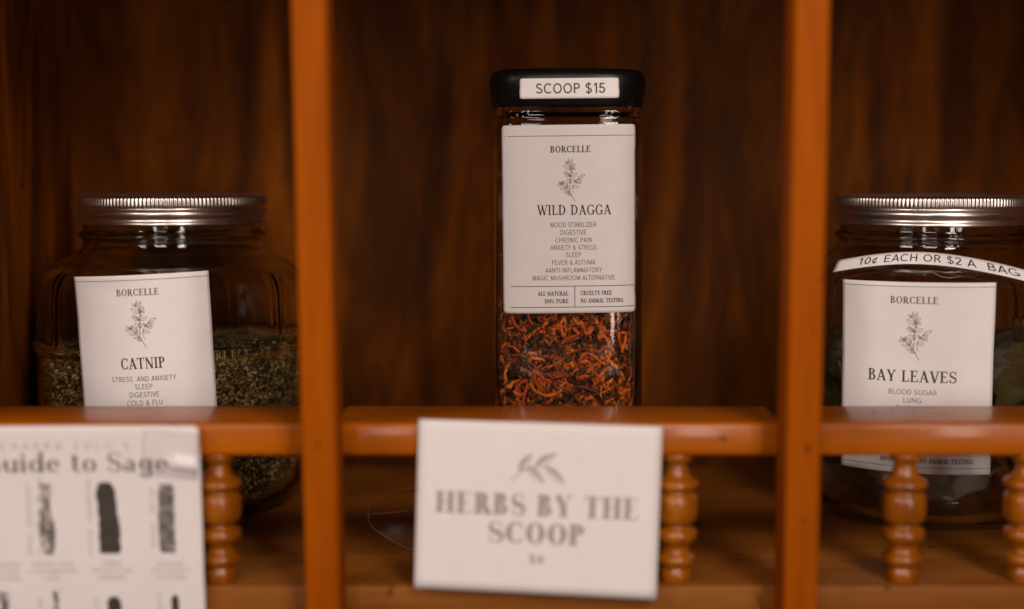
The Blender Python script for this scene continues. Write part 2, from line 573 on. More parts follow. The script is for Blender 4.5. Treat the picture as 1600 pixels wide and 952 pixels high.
    if c == 't': return bar(0.2, 0.12, 0.2, 0.88, T) + bar(0.02, 0.62, 0.4, 0.62, t) + arc(0.34, 0.14, 0.22, 0.15, 180, 330, T * 0.8, t), 0.5
    if c == 'o': return arc(0.36, 0.32, 0.34, 0.33, 0, 360, T, t, 20), 0.72
    if c == 'a': return bar(0.5, 0.1, 0.5, 0.46, T) + arc(0.34, 0.44, 0.24, 0.21, 0, 160, T * 0.8, t) + arc(0.3, 0.18, 0.26, 0.19, 60, 330, T, t) + arc(0.6, 0.1, 0.12, 0.11, 180, 320, t, t), 0.72
    if c == 'g': return arc(0.34, 0.36, 0.3, 0.29, 0, 360, T, t, 20) + bar(0.6, 0.6, 0.6, -0.1, T * 0.8) + arc(0.36, -0.1, 0.29, 0.2, 180, 360, T, t) + bar(0.6, 0.62, 0.74, 0.66, t), 0.76
    return [], 0.4


def serif(txt, x, y, cap, width=None, align='C', T=0.17, t=0.05, track=0.06):
    """returns polygons; (x, y) is the middle of the line's height"""
    polys, pen = [], 0.0
    for c in txt:
        g, adv = serif_glyph(c, T, t)
        polys += [[(px + pen, py) for px, py in p] for p in g]
        pen += adv + track
    pen -= track
    sx = (width / pen) if width else cap
    x0 = x - {'C': 0.5, 'L': 0, 'R': 1}[align] * pen * sx
    return [[(x0 + px * sx, y + (py - 0.5) * cap) for px, py in p] for p in polys]


def sans_glyph(c, w):
    """plain grotesque capitals of one stroke width w; cap height 1; returns (polys, advance)"""
    h = w / 2
    B = lambda *p: path([(p[i], p[i + 1]) for i in range(0, len(p), 2)], w)
    lo, hi = h, 1 - h
    if c == ' ': return [], 0.34
    if c in 'I': return bar(0.15, 0, 0.15, 1, w), 0.3
    if c in 'L': return bar(0.14, 0, 0.14, 1, w) + bar(0.14, lo, 0.56, lo, w), 0.6
    if c in 'EF':
        g = bar(0.14, 0, 0.14, 1, w) + bar(0.14, hi, 0.62, hi, w) + bar(0.14, 0.52, 0.57, 0.52, w)
        return (g + bar(0.14, lo, 0.63, lo, w), 0.7) if c == 'E' else (g, 0.64)
    if c == 'H': return bar(0.14, 0, 0.14, 1, w) + bar(0.68, 0, 0.68, 1, w) + bar(0.14, 0.52, 0.68, 0.52, w), 0.82
    if c == 'T': return bar(0.33, 0, 0.33, 1, w) + bar(0.02, hi, 0.64, hi, w), 0.66
    if c == 'N': return bar(0.14, 0, 0.14, 1, w) + bar(0.68, 0, 0.68, 1, w) + bar(0.14, hi, 0.68, lo, w * 1.1), 0.82
    if c == 'M': return bar(0.14, 0, 0.14, 1, w) + bar(0.82, 0, 0.82, 1, w) + bar(0.15, hi, 0.48, 0.06, w) + bar(0.48, 0.06, 0.81, hi, w), 0.96
    if c == 'A': return bar(0.05, 0, 0.36, 1, w) + bar(0.36, 1, 0.67, 0, w) + bar(0.16, 0.3, 0.56, 0.3, w), 0.72
    if c == 'V': return bar(0.05, 1, 0.36, 0, w) + bar(0.36, 0, 0.67, 1, w), 0.72
    if c == 'W': return bar(0.04, 1, 0.26, 0, w) + bar(0.26, 0, 0.5, 1, w) + bar(0.5, 1, 0.74, 0, w) + bar(0.74, 0, 0.96, 1, w), 1.0
    if c == 'X': return bar(0.06, 0, 0.62, 1, w) + bar(0.06, 1, 0.62, 0, w), 0.68
    if c == 'Y': return bar(0.33, 0, 0.33, 0.44, w) + bar(0.03, 1, 0.33, 0.44, w) + bar(0.33, 0.44, 0.63, 1, w), 0.66
    if c == 'Z': return bar(0.06, hi, 0.6, hi, w) + bar(0.58, hi, 0.08, lo, w) + bar(0.06, lo, 0.62, lo, w), 0.68
    if c == 'K': return bar(0.14, 0, 0.14, 1, w) + bar(0.14, 0.36, 0.62, 1, w) + bar(0.3, 0.55, 0.66, 0, w), 0.7
    if c == 'U': return bar(0.14, 0.32, 0.14, 1, w) + bar(0.66, 0.32, 0.66, 1, w) + arc(0.40, 0.32, 0.26 + h, 0.32, 180, 360, w, w), 0.8
    if c == 'J': return bar(0.42, 0.28, 0.42, 1, w) + arc(0.23, 0.28, 0.19 + h, 0.28, 190, 360, w, w), 0.56
    if c == 'B': return bar(0.14, 0, 0.14, 1, w) + arc(0.38, 0.755, 0.25, 0.245, -90, 90, w, w) + arc(0.40, 0.265, 0.28, 0.265, -90, 90, w, w) + bar(0.14, hi, 0.39, hi, w) + bar(0.14, 0.52, 0.4, 0.52, w) + bar(0.14, lo, 0.41, lo, w), 0.74
    if c in 'PR':
        g = bar(0.14, 0, 0.14, 1, w) + arc(0.38, 0.72, 0.28, 0.28, -90, 90, w, w) + bar(0.14, hi, 0.39, hi, w) + bar(0.14, 0.44 + h, 0.39, 0.44 + h, w)
        return (g + bar(0.4, 0.46, 0.66, 0, w), 0.74) if c == 'R' else (g, 0.7)
    if c == 'D': return bar(0.14, 0, 0.14, 1, w) + arc(0.30, 0.5, 0.46, 0.5, -90, 90, w, w, 18) + bar(0.14, hi, 0.31, hi, w) + bar(0.14, lo, 0.31, lo, w), 0.82
    if c == 'O': return arc(0.46, 0.5, 0.42, 0.51, 0, 360, w, w, 26), 0.92
    if c == 'Q': return arc(0.46, 0.5, 0.42, 0.51, 0, 360, w, w, 26) + bar(0.55, 0.25, 0.86, -0.05, w), 0.92
    if c == '0': return arc(0.31, 0.5, 0.27, 0.51, 0, 360, w, w, 22), 0.62
    if c == 'C': return arc(0.46, 0.5, 0.42, 0.51, 45, 315, w, w, 24), 0.84
    if c == 'G': return arc(0.46, 0.5, 0.42, 0.51, 45, 330, w, w, 24) + bar(0.5, 0.46, 0.87, 0.46, w) + bar(0.84, 0.12, 0.84, 0.46, w), 0.92
    if c in 'S$':
        g = []
        pts = [(0.34 + 0.235 * math.cos(R_(25 + 235 * i / 12)), 0.745 + (0.255 - h) * math.sin(R_(25 + 235 * i / 12))) for i in range(13)]
        pts += [(0.345 + 0.255 * math.cos(R_(78 - 238 * i / 12)), 0.262 + (0.262 - h) * math.sin(R_(78 - 238 * i / 12))) for i in range(13)]
        g = path(pts, w)
        if c == '$': g += bar(0.34, -0.11, 0.34, 1.11, w * 0.7)
        return g, 0.68
    if c == '1': return bar(0.34, 0, 0.34, 1, w) + bar(0.34, 0.98, 0.12, 0.78, w), 0.52
    if c == '2': return path([(0.30 + 0.225 * math.cos(R_(170 - 200 * i / 12)), 0.71 + 0.24 * math.sin(R_(170 - 200 * i / 12))) for i in range(13)] + [(0.34, 0.36), (0.10, 0.08)], w) + bar(0.06, lo, 0.56, lo, w), 0.62
    if c == '5': return bar(0.13, hi, 0.53, hi, w) + bar(0.15, 1, 0.11, 0.5, w) + path([(0.29 + 0.25 * math.cos(R_(140 - 300 * i / 14)), 0.33 + (0.33 - h) * math.sin(R_(140 - 300 * i / 14))) for i in range(15)], w), 0.62
    if c == '8': return arc(0.31, 0.75, 0.22, 0.25, 0, 360, w, w, 18) + arc(0.31, 0.27, 0.26, 0.28, 0, 360, w, w, 18), 0.62
    if c == '¢': return arc(0.31, 0.38, 0.26, 0.37, 45, 315, w, w, 18) + bar(0.22, -0.1, 0.42, 0.86, w * 0.7), 0.6
    if c == '&': return path([(0.72, 0.02), (0.22, 0.66), (0.2, 0.84), (0.34, 0.95), (0.47, 0.84), (0.44, 0.68), (0.12, 0.38), (0.08, 0.2), (0.22, 0.05), (0.42, 0.06), (0.58, 0.22), (0.66, 0.42)], w), 0.78
    if c == '-': return bar(0.06, 0.4, 0.36, 0.4, w), 0.42
    if c in '’': return bar(0.12, 0.75, 0.12, 1, w), 0.24
    return [], 0.4


def sans(txt, x, y, cap, width=None, align='C', weight=0.1, rot=0.0, track=0.06):
    """returns polygons; (x, y) is the middle of the line's height"""
    polys, pen = [], 0.0
    for c in txt:
        g, adv = sans_glyph(c, weight)
        polys += [[(px + pen, py) for px, py in p] for p in g]
        pen += adv + track
    pen -= track
    sx = (width / pen) if width else cap
    x0 = -{'C': 0.5, 'L': 0, 'R': 1}[align] * pen * sx
    cr, sr = math.cos(rot), math.sin(rot)
    out = []
    for p in polys:
        q = [(x0 + px * sx, (py - 0.5) * cap) for px, py in p]
        out.append([(x + a * cr - b * sr, y + a * sr + b * cr) for a, b in q])
    return out


def subdiv(poly, maxlen):
    """cut a long four-cornered stroke so it can follow a curved sheet"""
    if len(poly) != 4:
        return [poly]
    a, b, c, d = poly
    L = max(math.dist(a, d), math.dist(b, c))
    n = max(1, int(L / maxlen))
    lerp = lambda p, q, t: (p[0] + (q[0] - p[0]) * t, p[1] + (q[1] - p[1]) * t)
    return [[lerp(a, d, i / n), lerp(b, c, i / n), lerp(b, c, (i + 1) / n), lerp(a, d, (i + 1) / n)] for i in range(n)]


def outline_leaf(x0, y0, x1, y1, w, sw, bend=0.0, vein=True):
    """leaf drawn in line: two bowed edges and a short vein"""
    dx, dy = x1 - x0, y1 - y0
    L = math.hypot(dx, dy)
    nx, ny = -dy / L, dx / L
    out = []
    for s in (1, -1):
        pts = []
        for i in range(8):
            t = i / 7
            h = w * math.sin(math.pi * t ** 0.8) * 0.5 * s + bend * math.sin(math.pi * t)
            pts.append((x0 + dx * t + nx * h, y0 + dy * t + ny * h))
        out += path(pts, sw)
    if vein:
        out += path([(x0 + dx * t + nx * bend * math.sin(math.pi * t), y0 + dy * t + ny * bend * math.sin(math.pi * t)) for t in (0, 0.2, 0.4, 0.6)], sw * 0.9)
    return out


def twig(x, y, h, sw):
    """the line-drawn sprig, in a box h high centred on (x, y)"""
    # points measured on the drawing: 635 x 952 px box of the sprig
    k = h / 780.0
    q = lambda px, py: (x + (px - 345) * k, y + (570 - py) * k)
    out = []
    st = [(415, 950), (365, 860), (335, 790), (330, 690), (340, 600), (340, 500), (352, 390), (330, 320), (295, 270), (300, 220), (325, 185)]
    out += path([q(*p) for p in st], sw * 1.25)
    out += path([q(*p) for p in [(400, 820), (375, 740), (378, 680), (420, 605), (470, 560), (520, 520)]], sw * 1.1)
    out += path([q(*p) for p in [(365, 860), (310, 790), (265, 725), (195, 650), (170, 620)]], sw * 1.1)
    lv = [(352, 390, 215, 315, 60), (352, 390, 425, 290, 50), (365, 380, 435, 378, 40), (352, 370, 375, 200, 40), (295, 290, 245, 235, 34), (295, 280, 335, 225, 36),
          (340, 505, 220, 450, 60), (340, 505, 245, 415, 44), (345, 510, 465, 460, 60), (350, 440, 385, 425, 26), (345, 625, 265, 550, 60), (345, 625, 350, 540, 50),
          (470, 560, 600, 480, 60), (420, 605, 545, 585, 54), (430, 608, 535, 638, 44), (420, 600, 400, 550, 26), (378, 690, 490, 705, 58),
          (195, 650, 105, 660, 46), (195, 650, 125, 595, 36), (195, 645, 205, 585, 40), (210, 640, 235, 590, 34), (265, 725, 150, 720, 50), (270, 720, 260, 620, 62), (275, 715, 290, 640, 40),
          (310, 790, 225, 785, 40), (315, 785, 320, 710, 40), (335, 825, 285, 830, 34)]
    for a, b, c, d, w in lv:
        x0, y0 = q(a, b)
        x1, y1 = q(c, d)
        out += outline_leaf(x0, y0, x1, y1, w * k, sw, 4 * k)
    for px, py in [(352, 392), (340, 506), (345, 625), (470, 560), (422, 605), (195, 652), (266, 725), (310, 790)]:
        cx, cy = q(px, py)
        out.append([(cx + 10 * k * math.cos(i * math.pi / 3), cy + 13 * k * math.sin(i * math.pi / 3)) for i in range(6)])
    return out


class Sheet:
    """a paper sheet in local metres (x right, y up, origin at its centre); surf(x, y, off) gives the 3D point"""
    def __init__(self, w, h, surf, thick=0.00022, nx=24, ny=24, round_=0.0, edge_mi=0):
        self.surf, self.thick, self.n = surf, thick, 0
        self.b = MB()
        fr, bk = [], []
        for j in range(ny + 1):
            for i in range(nx + 1):
                s, t = i / nx * 2 - 1, j / ny * 2 - 1
                x, y = s * w / 2, t * h / 2
                if round_:
                    ax, ay = abs(x) - (w / 2 - round_), abs(y) - (h / 2 - round_)
                    if ax > 0 and ay > 0:
                        L = math.hypot(ax, ay)
                        if L > round_:
                            ax, ay = ax / L * round_, ay / L * round_
                            x = math.copysign(w / 2 - round_ + ax, x)
                            y = math.copysign(h / 2 - round_ + ay, y)
                fr.append(surf(x, y, thick))
                bk.append(surf(x, y, 0.0))
        self.b.grid(fr, nx + 1, ny + 1)
        o = len(self.b.v)
        self.b.grid(bk, nx + 1, ny + 1)
        k = len(self.b.f) // 2
        self.b.f[k:] = [tuple(reversed(f)) for f in self.b.f[k:]]
        W1 = nx + 1
        ring = [i for i in range(nx)] + [j * W1 + nx for j in range(ny)] + [ny * W1 + i for i in range(nx, 0, -1)] + [j * W1 for j in range(ny, 0, -1)]
        for a, c in zip(ring, ring[1:] + ring[:1]):
            self.b.f.append((a, a + o, c + o, c))
            self.b.m.append(edge_mi)
            self.b.s.append(False)

    def off(self):
        self.n = (self.n + 1) % 40
        return self.thick + 0.00010 + self.n * 0.000002

    def polys(self, polys, mi=1, maxlen=0.004):
        for p in polys:
            for s in subdiv(p, maxlen):
                o = self.off()
                self.b.add([self.surf(x, y, o) for x, y in s], [tuple(range(len(s)))], mi)

    def mesh(self, vf, mi=1):
        o = self.off()
        self.b.add([self.surf(x, y, o) for x, y in vf[0]], vf[1], mi)


# ------------------------------------------------------------------ the cabinet
STILE_F, RAIL_F, RAIL_B, SHELF_F, BACK = 0.765, 0.797, 0.857, 0.797, 1.12
RAIL_T, RAIL_Z = 0.094, 0.0748
XL, XR, TOP = -0.345, 0.435, 0.402
SW = 0.0190
cab = empty('herb_cabinet', (0.045, 0.95, 0.0), 'orange brown varnished wooden cabinet with bays, gallery rails and turned spindles behind all the jars', 'cabinet')


def cpart(name, b, m, bevel=0.0012):
    return rel(b.build(name, m, None, bevel), cab)


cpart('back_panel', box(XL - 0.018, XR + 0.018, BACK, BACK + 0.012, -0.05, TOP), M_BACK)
cpart('side_panel', box(XL - 0.018, XL, 0.785, BACK - 0.002, -0.05, TOP), M_SIDE)
cpart('side_panel', box(XR, XR + 0.018, 0.785, BACK - 0.002, -0.05, TOP), M_SIDE)
cpart('shelf', box(XL + 0.0005, XR - 0.0005, SHELF_F - 0.003, BACK - 0.001, -0.018, 0.0), M_SHELF, 0.002)
cpart('top_board', box(XL - 0.018, XR + 0.018, 0.780, BACK + 0.012, TOP + 0.001, TOP + 0.02), M_RAIL)
cpart('lower_rail', box(XL + 0.0005, XR - 0.0005, SHELF_F + 0.002, SHELF_F + 0.026, -0.060, -0.019), M_RAIL, 0.002)
# centre of each upright's front face
xs = [P(493, 476, STILE_F).x, P(1261, 476, STILE_F).x]
for x, lean in zip(xs, (0.0105, 0.0)):
    b = box(x - SW / 2, x + SW / 2, STILE_F, RAIL_F - 0.0008, -0.055, TOP)
    b.v = [(p[0] - lean * (p[2] - 0.16), p[1], p[2]) for p in b.v]
    cpart('upright', b, M_STILE, 0.0022)
bays = [(XL, xs[0] - SW / 2), (xs[0] + SW / 2, xs[1] - SW / 2), (xs[1] + SW / 2, XR)]
for a, b_ in bays:
    cpart('gallery_rail', box(a + (0.0004 if a == XL else -0.005), b_ + (-0.0004 if b_ == XR else 0.005), RAIL_F, RAIL_B, RAIL_Z, RAIL_T), M_RAIL, 0.0030)

# turned spindle, read off the photograph (half width, height) in units of 0.000134 m, from the top down
K = 0.0001316
sp = [(0, 0), (66, 0), (67, 4), (67, 26), (64, 30), (49, 33), (47, 40), (48, 56), (51, 74), (57, 90), (68, 104), (88, 115), (96, 121), (98, 130), (97, 142), (92, 150), (76, 157),
      (72, 162), (73, 172), (86, 180), (92, 190), (94, 204), (95, 236), (94, 264), (90, 286), (84, 298), (68, 306), (62, 312), (62, 322), (66, 328), (84, 334), (91, 342), (92, 360), (90, 376),
      (82, 384), (68, 390), (62, 398), (59, 414), (59, 428), (64, 440), (80, 448), (85, 458), (85, 472), (82, 484), (70, 492), (62, 500), (62, 508), (68, 514), (69, 540), (67, 560), (64, 570), (0, 570)]
sp = [(r * K * 1.03, 0.0750 - d * K) for r, d in sp]
spm = None
for a, b_ in bays:
    x0 = a if a > XL else xs[0] - (xs[1] - xs[0])
    x1 = b_ if b_ < XR else xs[1] + (xs[1] - xs[0])
    c0 = xs[0] - (xs[1] - xs[0]) if a == XL else (xs[0] if a < 0 else xs[1])
    for k in (1, 2, 3):
        x = c0 + (xs[1] - xs[0]) * k / 4
        if x < XL + 0.02:
            continue
        if spm is None:
            o = lathe(sp, 40).build('spindle', M_SPIN)
            spm = o
        else:
            o = spm.copy()
            C.objects.link(o)
        o.location = (x + (0.0035 if a == XL else 0.0015 if a < 0 else 0.0005 + 0.0040 * (k - 1)), RAIL_F + 0.0092, 0.0)
        o.rotation_euler = (0, 0, k * 2.1 + x * 30)
        o.parent = cab
        o.matrix_parent_inverse = Matrix.Translation(cab.location).inverted()


# ------------------------------------------------------------------ round glass jars
NP = 14


def facets(r, z, a):
    """flat upright panels round the upper body"""
    if r < 0.07:
        return r
    k = min(1, max(0, (z - 0.121) / 0.004)) * min(1, max(0, (0.170 - z) / 0.010))
    if k <= 0:
        return r
    st = 2 * math.pi / NP
    d = (a % st) - st / 2
    rf = r * math.cos(st / 2) / math.cos(d) * 1.012
    rf = min(rf, r * 0.998)
    e = (st / 2 - abs(d)) * r
    return r + ((rf - r) * 0.9 + 0.0006 * math.exp(-(e / 0.0026) ** 2) - 0.0002) * k


OUT = [(0.0, 0.0035), (0.05, 0.0025), (0.060, 0.0), (0.068, 0.0005), (0.078, 0.0045), (0.0865, 0.0145), (0.0915, 0.030), (0.0940, 0.052), (0.0945, 0.085), (0.0942, 0.108),
       (0.0948, 0.1125), (0.0963, 0.1150), (0.0963, 0.1180), (0.0945, 0.1205), (0.0935, 0.126), (0.0930, 0.142), (0.0922, 0.156), (0.0895, 0.1640), (0.0835, 0.1700), (0.0745, 0.1750),
       (0.0665, 0.1795), (0.0625, 0.1838), (0.0612, 0.1875), (0.0622, 0.1895), (0.0645, 0.1908), (0.0645, 0.1930), (0.0622, 0.1945), (0.0612, 0.1965), (0.0608, 0.2085), (0.0595, 0.2105)]
INN = [(0.0572, 0.2105), (0.0566, 0.205), (0.0568, 0.188), (0.0590, 0.1815), (0.0640, 0.1755), (0.0730, 0.1705), (0.0815, 0.1655), (0.0868, 0.1600), (0.0888, 0.152), (0.0897, 0.135),
       (0.0903, 0.118), (0.0906, 0.085), (0.0900, 0.050), (0.0875, 0.031), (0.0820, 0.0175), (0.0730, 0.0095), (0.060, 0.0070), (0.03, 0.0068), (0.0, 0.0068)]


def lid_prof():
    # radius, height above the lid's lower edge
    return [(r * 1.008, z * 1.13) for r, z in [(0.0600, 0.001), (0.0612, 0.0004), (0.0645, 0.0), (0.0650, 0.0008), (0.0644, 0.0020), (0.0634, 0.0032), (0.0636, 0.0042), (0.0647, 0.0054), (0.0651, 0.0068), (0.0647, 0.0082),
            (0.0634, 0.0093), (0.0628, 0.0100), (0.0632, 0.0106), (0.0640, 0.0110), (0.0642, 0.0118), (0.0642, 0.0150), (0.0640, 0.0160), (0.0630, 0.0168), (0.0615, 0.0172), (0.0585, 0.0172),
            (0.0580, 0.0166), (0.0540, 0.0166), (0.050, 0.0170), (0.0, 0.0172)]]


def knurl(r, z, a):
    if 0.0122 < z < 0.0184 and r > 0.0641:
        n = 150
        return r - 0.0007 * (0.5 + 0.5 * math.cos(a * n))
    return r


def round_jar(loc, label, rot=0.0):
    root = empty('glass_jar', loc, label, 'jar')
    b = lathe(smoothprof(OUT, 3) + smoothprof(INN, 3), 420, facets)
    o = b.build('glass_body', M_GLASS, root)
    o.rotation_euler = (0, 0, rot)
    l = lathe(lid_prof(), 900, knurl).build('screw_lid', M_METAL, root)
    l.location = (0, 0, 0.1996)
    return root


def revolve_surf(c, R, phi0, z0, k, tilt, kink=None, bulge=None):
    """sheet coordinates (metres) wrapped round an upright cylinder"""
    ct, st = math.cos(tilt), math.sin(tilt)

    def f(x, y, off):
        xx, yy = x * ct - y * st, x * st + y * ct
        ph = phi0 + xx / R
        r = R + off
        if kink is not None and y > kink[0]:
            r += (y - kink[0]) * kink[1]
        r += 0.0004 * mnoise.noise(Vector((x * 40, y * 40, c[0] * 50)))
        if bulge:
            r += bulge(x, y)
        return Vector((c[0] + r * math.sin(ph), c[1] - r * math.cos(ph), z0 + yy))
    return f


BR = 'BORCELLE'


def px_polys(polys, k):
    return [[(x * k, y * k) for x, y in p] for p in polys]


def px_mesh(vf, k):
    return [(x * k, y * k) for x, y in vf[0]], vf[1]


def hline(x0, x1, y, w=0.9):
    return [[(x0, y + w / 2), (x0, y - w / 2), (x1, y - w / 2), (x1, y + w / 2)]]


# --- left jar: catnip
LJ = (P(272, 400, 1.0).x, 1.0, 0.0)
jar_l = round_jar(LJ, 'squat round glass jar of chopped green herb with a silver lid, labelled CATNIP', 0.165)
k = 0.905 / FPX / 0.992
c0 = P(228, 577.7, 0.9065)
RS = 0.0970
surf = revolve_surf(LJ, RS, math.asin((c0.x - LJ[0]) / RS), c0.z, k, R_(2.6), (0.003, 0.018),
                    lambda x, y: 0.0022 * math.exp(-((x + 0.018) / 0.018) ** 2) * max(0, (y - 0.050) / 0.012) ** 2)
S = Sheet(216 * k, 300 * k, surf, nx=40, ny=48)
S.polys(px_polys(hline(-109, 109, 142, 0.8), k), 2)
S.polys(px_polys(serif(BR, -2, 123, 10.5, 66, T=0.2, t=0.07), k), 2)
S.polys(px_polys(twig(-1, 73, 76, 0.62), k), 2)
S.polys(px_polys(serif('CATNIP', -2, 11.5, 17.5, 69, T=0.19, t=0.07), k), 1)
for t_, y, w in [('STRESS  AND ANXIETY', -13, 101), ('SLEEP', -25.5, 28), ('DIGESTIVE', -38, 47), ('COLD & FLU', -51, 56), ('MUSCLE RELAXER', -63.5, 78)]:
    S.polys(px_polys(sans(t_, -3, y, 8.0, w), k), 1)
S.polys(px_polys(hline(-100, 100, -106) + hline(-100, 100, -138) + bar(0, -106, 0, -138, 0.9), k), 2)
rel(S.b.build('paper_label', [M_PAPER, M_INKM, M_INKG]), jar_l)

# --- right jar: bay leaves
RJ = (P(1452, 400, 0.985).x, 0.985, 0.0)
jar_r = round_jar(RJ, 'squat round glass jar of whole bay leaves with a silver lid, labelled BAY LEAVES', 0.34)
k = 0.893 / FPX / 0.990
c0 = P(1428.5, 591, 0.895)
surf = revolve_surf(RJ, RS, math.asin((c0.x - RJ[0]) / RS), c0.z, k, R_(0.4), (0.0115, 0.025))
S = Sheet(239 * k, 302 * k, surf, nx=40, ny=48)
S.polys(px_polys(hline(-118, 118, 144, 0.8), k), 2)
S.polys(px_polys(serif(BR, -3, 123, 11, 72, T=0.2, t=0.07), k), 2)
S.polys(px_polys(twig(-1, 67, 78, 0.62), k), 2)
S.polys(px_polys(serif('BAY LEAVES', -5, 3, 18, 136, T=0.18, t=0.07), k), 1)
for t_, y, w in [('BLOOD SUGAR', -22, 74), ('LUNG', -35, 28), ('DIGESTIVE', -48, 50)]:
    S.polys(px_polys(sans(t_, -3, y, 8.0, w), k), 2)
S.polys(px_polys(hline(-112, 112, -103, 0.8) + hline(-117, 117, -141, 0.8) + bar(0, -103, 0, -140, 0.8), k), 2)
for t_, x, y, w, al in [('ALL NATURAL', -9, -116, 56, 'R'), ('100% PURE', -9, -130, 42, 'R'), ('CRUELTY FREE', 9, -116, 58, 'L'), ('NO ANIMAL TESTING', 9, -130, 82, 'L')]:
    S.polys(px_polys(serif(t_, x, y, 7.5, w, al, T=0.22, t=0.09), k), 1)
rel(S.b.build('paper_label', [M_PAPER, M_INKM, M_INKG]), jar_r)

# price strip bent round the shoulder of the right jar
SHp = [(r, z) for r, z in smoothprof(OUT, 3) if 0.150 < z < 0.186]


def shoulder(t):
    """point on the shoulder profile by height, with its outward normal"""
    for (r0, z0), (r1, z1) in zip(SHp, SHp[1:]):
        if z0 <= t <= z1:
            f = (t - z0) / (z1 - z0 + 1e-9)
            L = math.hypot(r1 - r0, z1 - z0)
            return r0 + (r1 - r0) * f, t, ((z1 - z0) / L, -(r1 - r0) / L)
    return SHp[0][0], t, (1, 0)


def strip_surf(x, y, off):
    ph = R_(-8) + x / 0.079
    zc = 0.1782 - 2.45 * (x + 0.019) ** 2
    r, z, n = shoulder(max(0.151, min(0.185, zc)))
    # the strip stands as a stiff ribbon on the slope
    up = Vector((-0.50, 0.86))
    rr = r + 0.0030 + up.x * y + n[0] * off
    zz = zc + 0.0016 + up.y * y + n[1] * off
    return Vector((RJ[0] + rr * math.sin(ph), RJ[1] - rr * math.cos(ph), zz))


S = Sheet(0.146, 0.0088, strip_surf, nx=60, ny=4)
S.polys(sans('10¢ EACH OR $2 A  BAG', -0.0085, 0, 0.0052, 0.102, weight=0.125), 1)
rel(S.b.build('price_strip', [M_PAPER, M_INK]), jar_r)

# ------------------------------------------------------------------ tall square jar
CJ = (P(884, 400, 0.968).x, 0.968, 0.0)
jar_c = empty('storage_jar', CJ, 'tall square clear jar with a black lid, packed with orange dried petals, labelled WILD DAGGA', 'jar')


def squircle(a, n=5.0, seg=160):
    pts = []
    for i in range(seg):
        t = 2 * math.pi * i / seg
        c, s = math.sin(t), -math.cos(t)
        r = a / (abs(c) ** n + abs(s) ** n) ** (1 / n)
        pts.append((r * c, r * s))
    return pts


def sq_loft(prof, n=5.0, seg=160):
    b = MB()
    pts = []
    for a, z in prof:
        for x, y in squircle(max(a, 1e-5), n, seg):
            pts.append((x, y, z))
    b.grid(pts, seg, len(prof), 0, True, True)
    return b


AO = 0.0505
outp = [(0.0, 0.003), (0.040, 0.003), (0.0425, 0.0), (0.0455, 0.0006), (0.0480, 0.003), (AO, 0.008), (AO, 0.05), (AO, 0.15), (AO, 0.255), (AO - 0.0003, 0.2650), (0.0494, 0.2682),
        (0.0484, 0.2698), (0.0484, 0.2715), (0.0492, 0.2728), (0.0492, 0.2748), (0.0478, 0.2760), (0.0470, 0.288)]
inp = [(0.0440, 0.288), (0.0440, 0.271), (0.0452, 0.2665), (0.0470, 0.262), (0.0473, 0.25), (0.0473, 0.15), (0.0473, 0.012), (0.0455, 0.0075), (0.041, 0.0060), (0.0, 0.0060)]
sq_loft(outp + inp, 5.0).build('glass_body', M_GLASS2, jar_c)
lidp = [(0.0458, 0.0008), (0.0474, 0.0), (0.0484, 0.0006), (0.0490, 0.002), (0.0498, 0.007), (0.0505, 0.012), (0.0508, 0.0155), (0.0507, 0.0180), (0.0503, 0.0201), (0.0494, 0.0220), (0.0480, 0.0235), (0.0460, 0.0244), (0.042, 0.0249), (0.02, 0.0252), (0.0, 0.0252)]
lidp = [(a * 1.02, z) for a, z in lidp]
lid = sq_loft(lidp, 4.0).build('push_lid', M_BLACK, jar_c)
lid.location = (0, 0, 0.2768)


def arclen_table(a, n):
    pts = []
    for i in range(-200, 201):
        t = R_(i * 0.45)
        c, s = math.sin(t), -math.cos(t)
        r = a / (abs(c) ** n + abs(s) ** n) ** (1 / n)
        pts.append((r * c, r * s))
    L = [0]
    for p, q in zip(pts, pts[1:]):
        L.append(L[-1] + math.dist(p, q))
    mid = L[200]
    return pts, [l - mid for l in L]


def wrap_surf(a, n, z0, tilt=0.0, curl=None, zslope=0.0):
    pts, L = arclen_table(a, n)
    ct, st = math.cos(tilt), math.sin(tilt)

    def f(x, y, off):
        xx, yy = x * ct - y * st, x * st + y * ct
        lo, hi = 0, len(L) - 2
        while lo < hi:
            m = (lo + hi + 1) // 2
            if L[m] <= xx: lo = m
            else: hi = m - 1
        t = (xx - L[lo]) / (L[lo + 1] - L[lo])
        p, q = pts[lo], pts[lo + 1]
        px, py = p[0] + (q[0] - p[0]) * t, p[1] + (q[1] - p[1]) * t
        tx, ty = q[0] - p[0], q[1] - p[1]
        l = math.hypot(tx, ty)
        nx, ny = ty / l, -tx / l
        o = off + (curl(x, y) if curl else 0)
        return Vector((CJ[0] + px + nx * o, CJ[1] + py + ny * o - zslope * yy, z0 + yy))
    return f


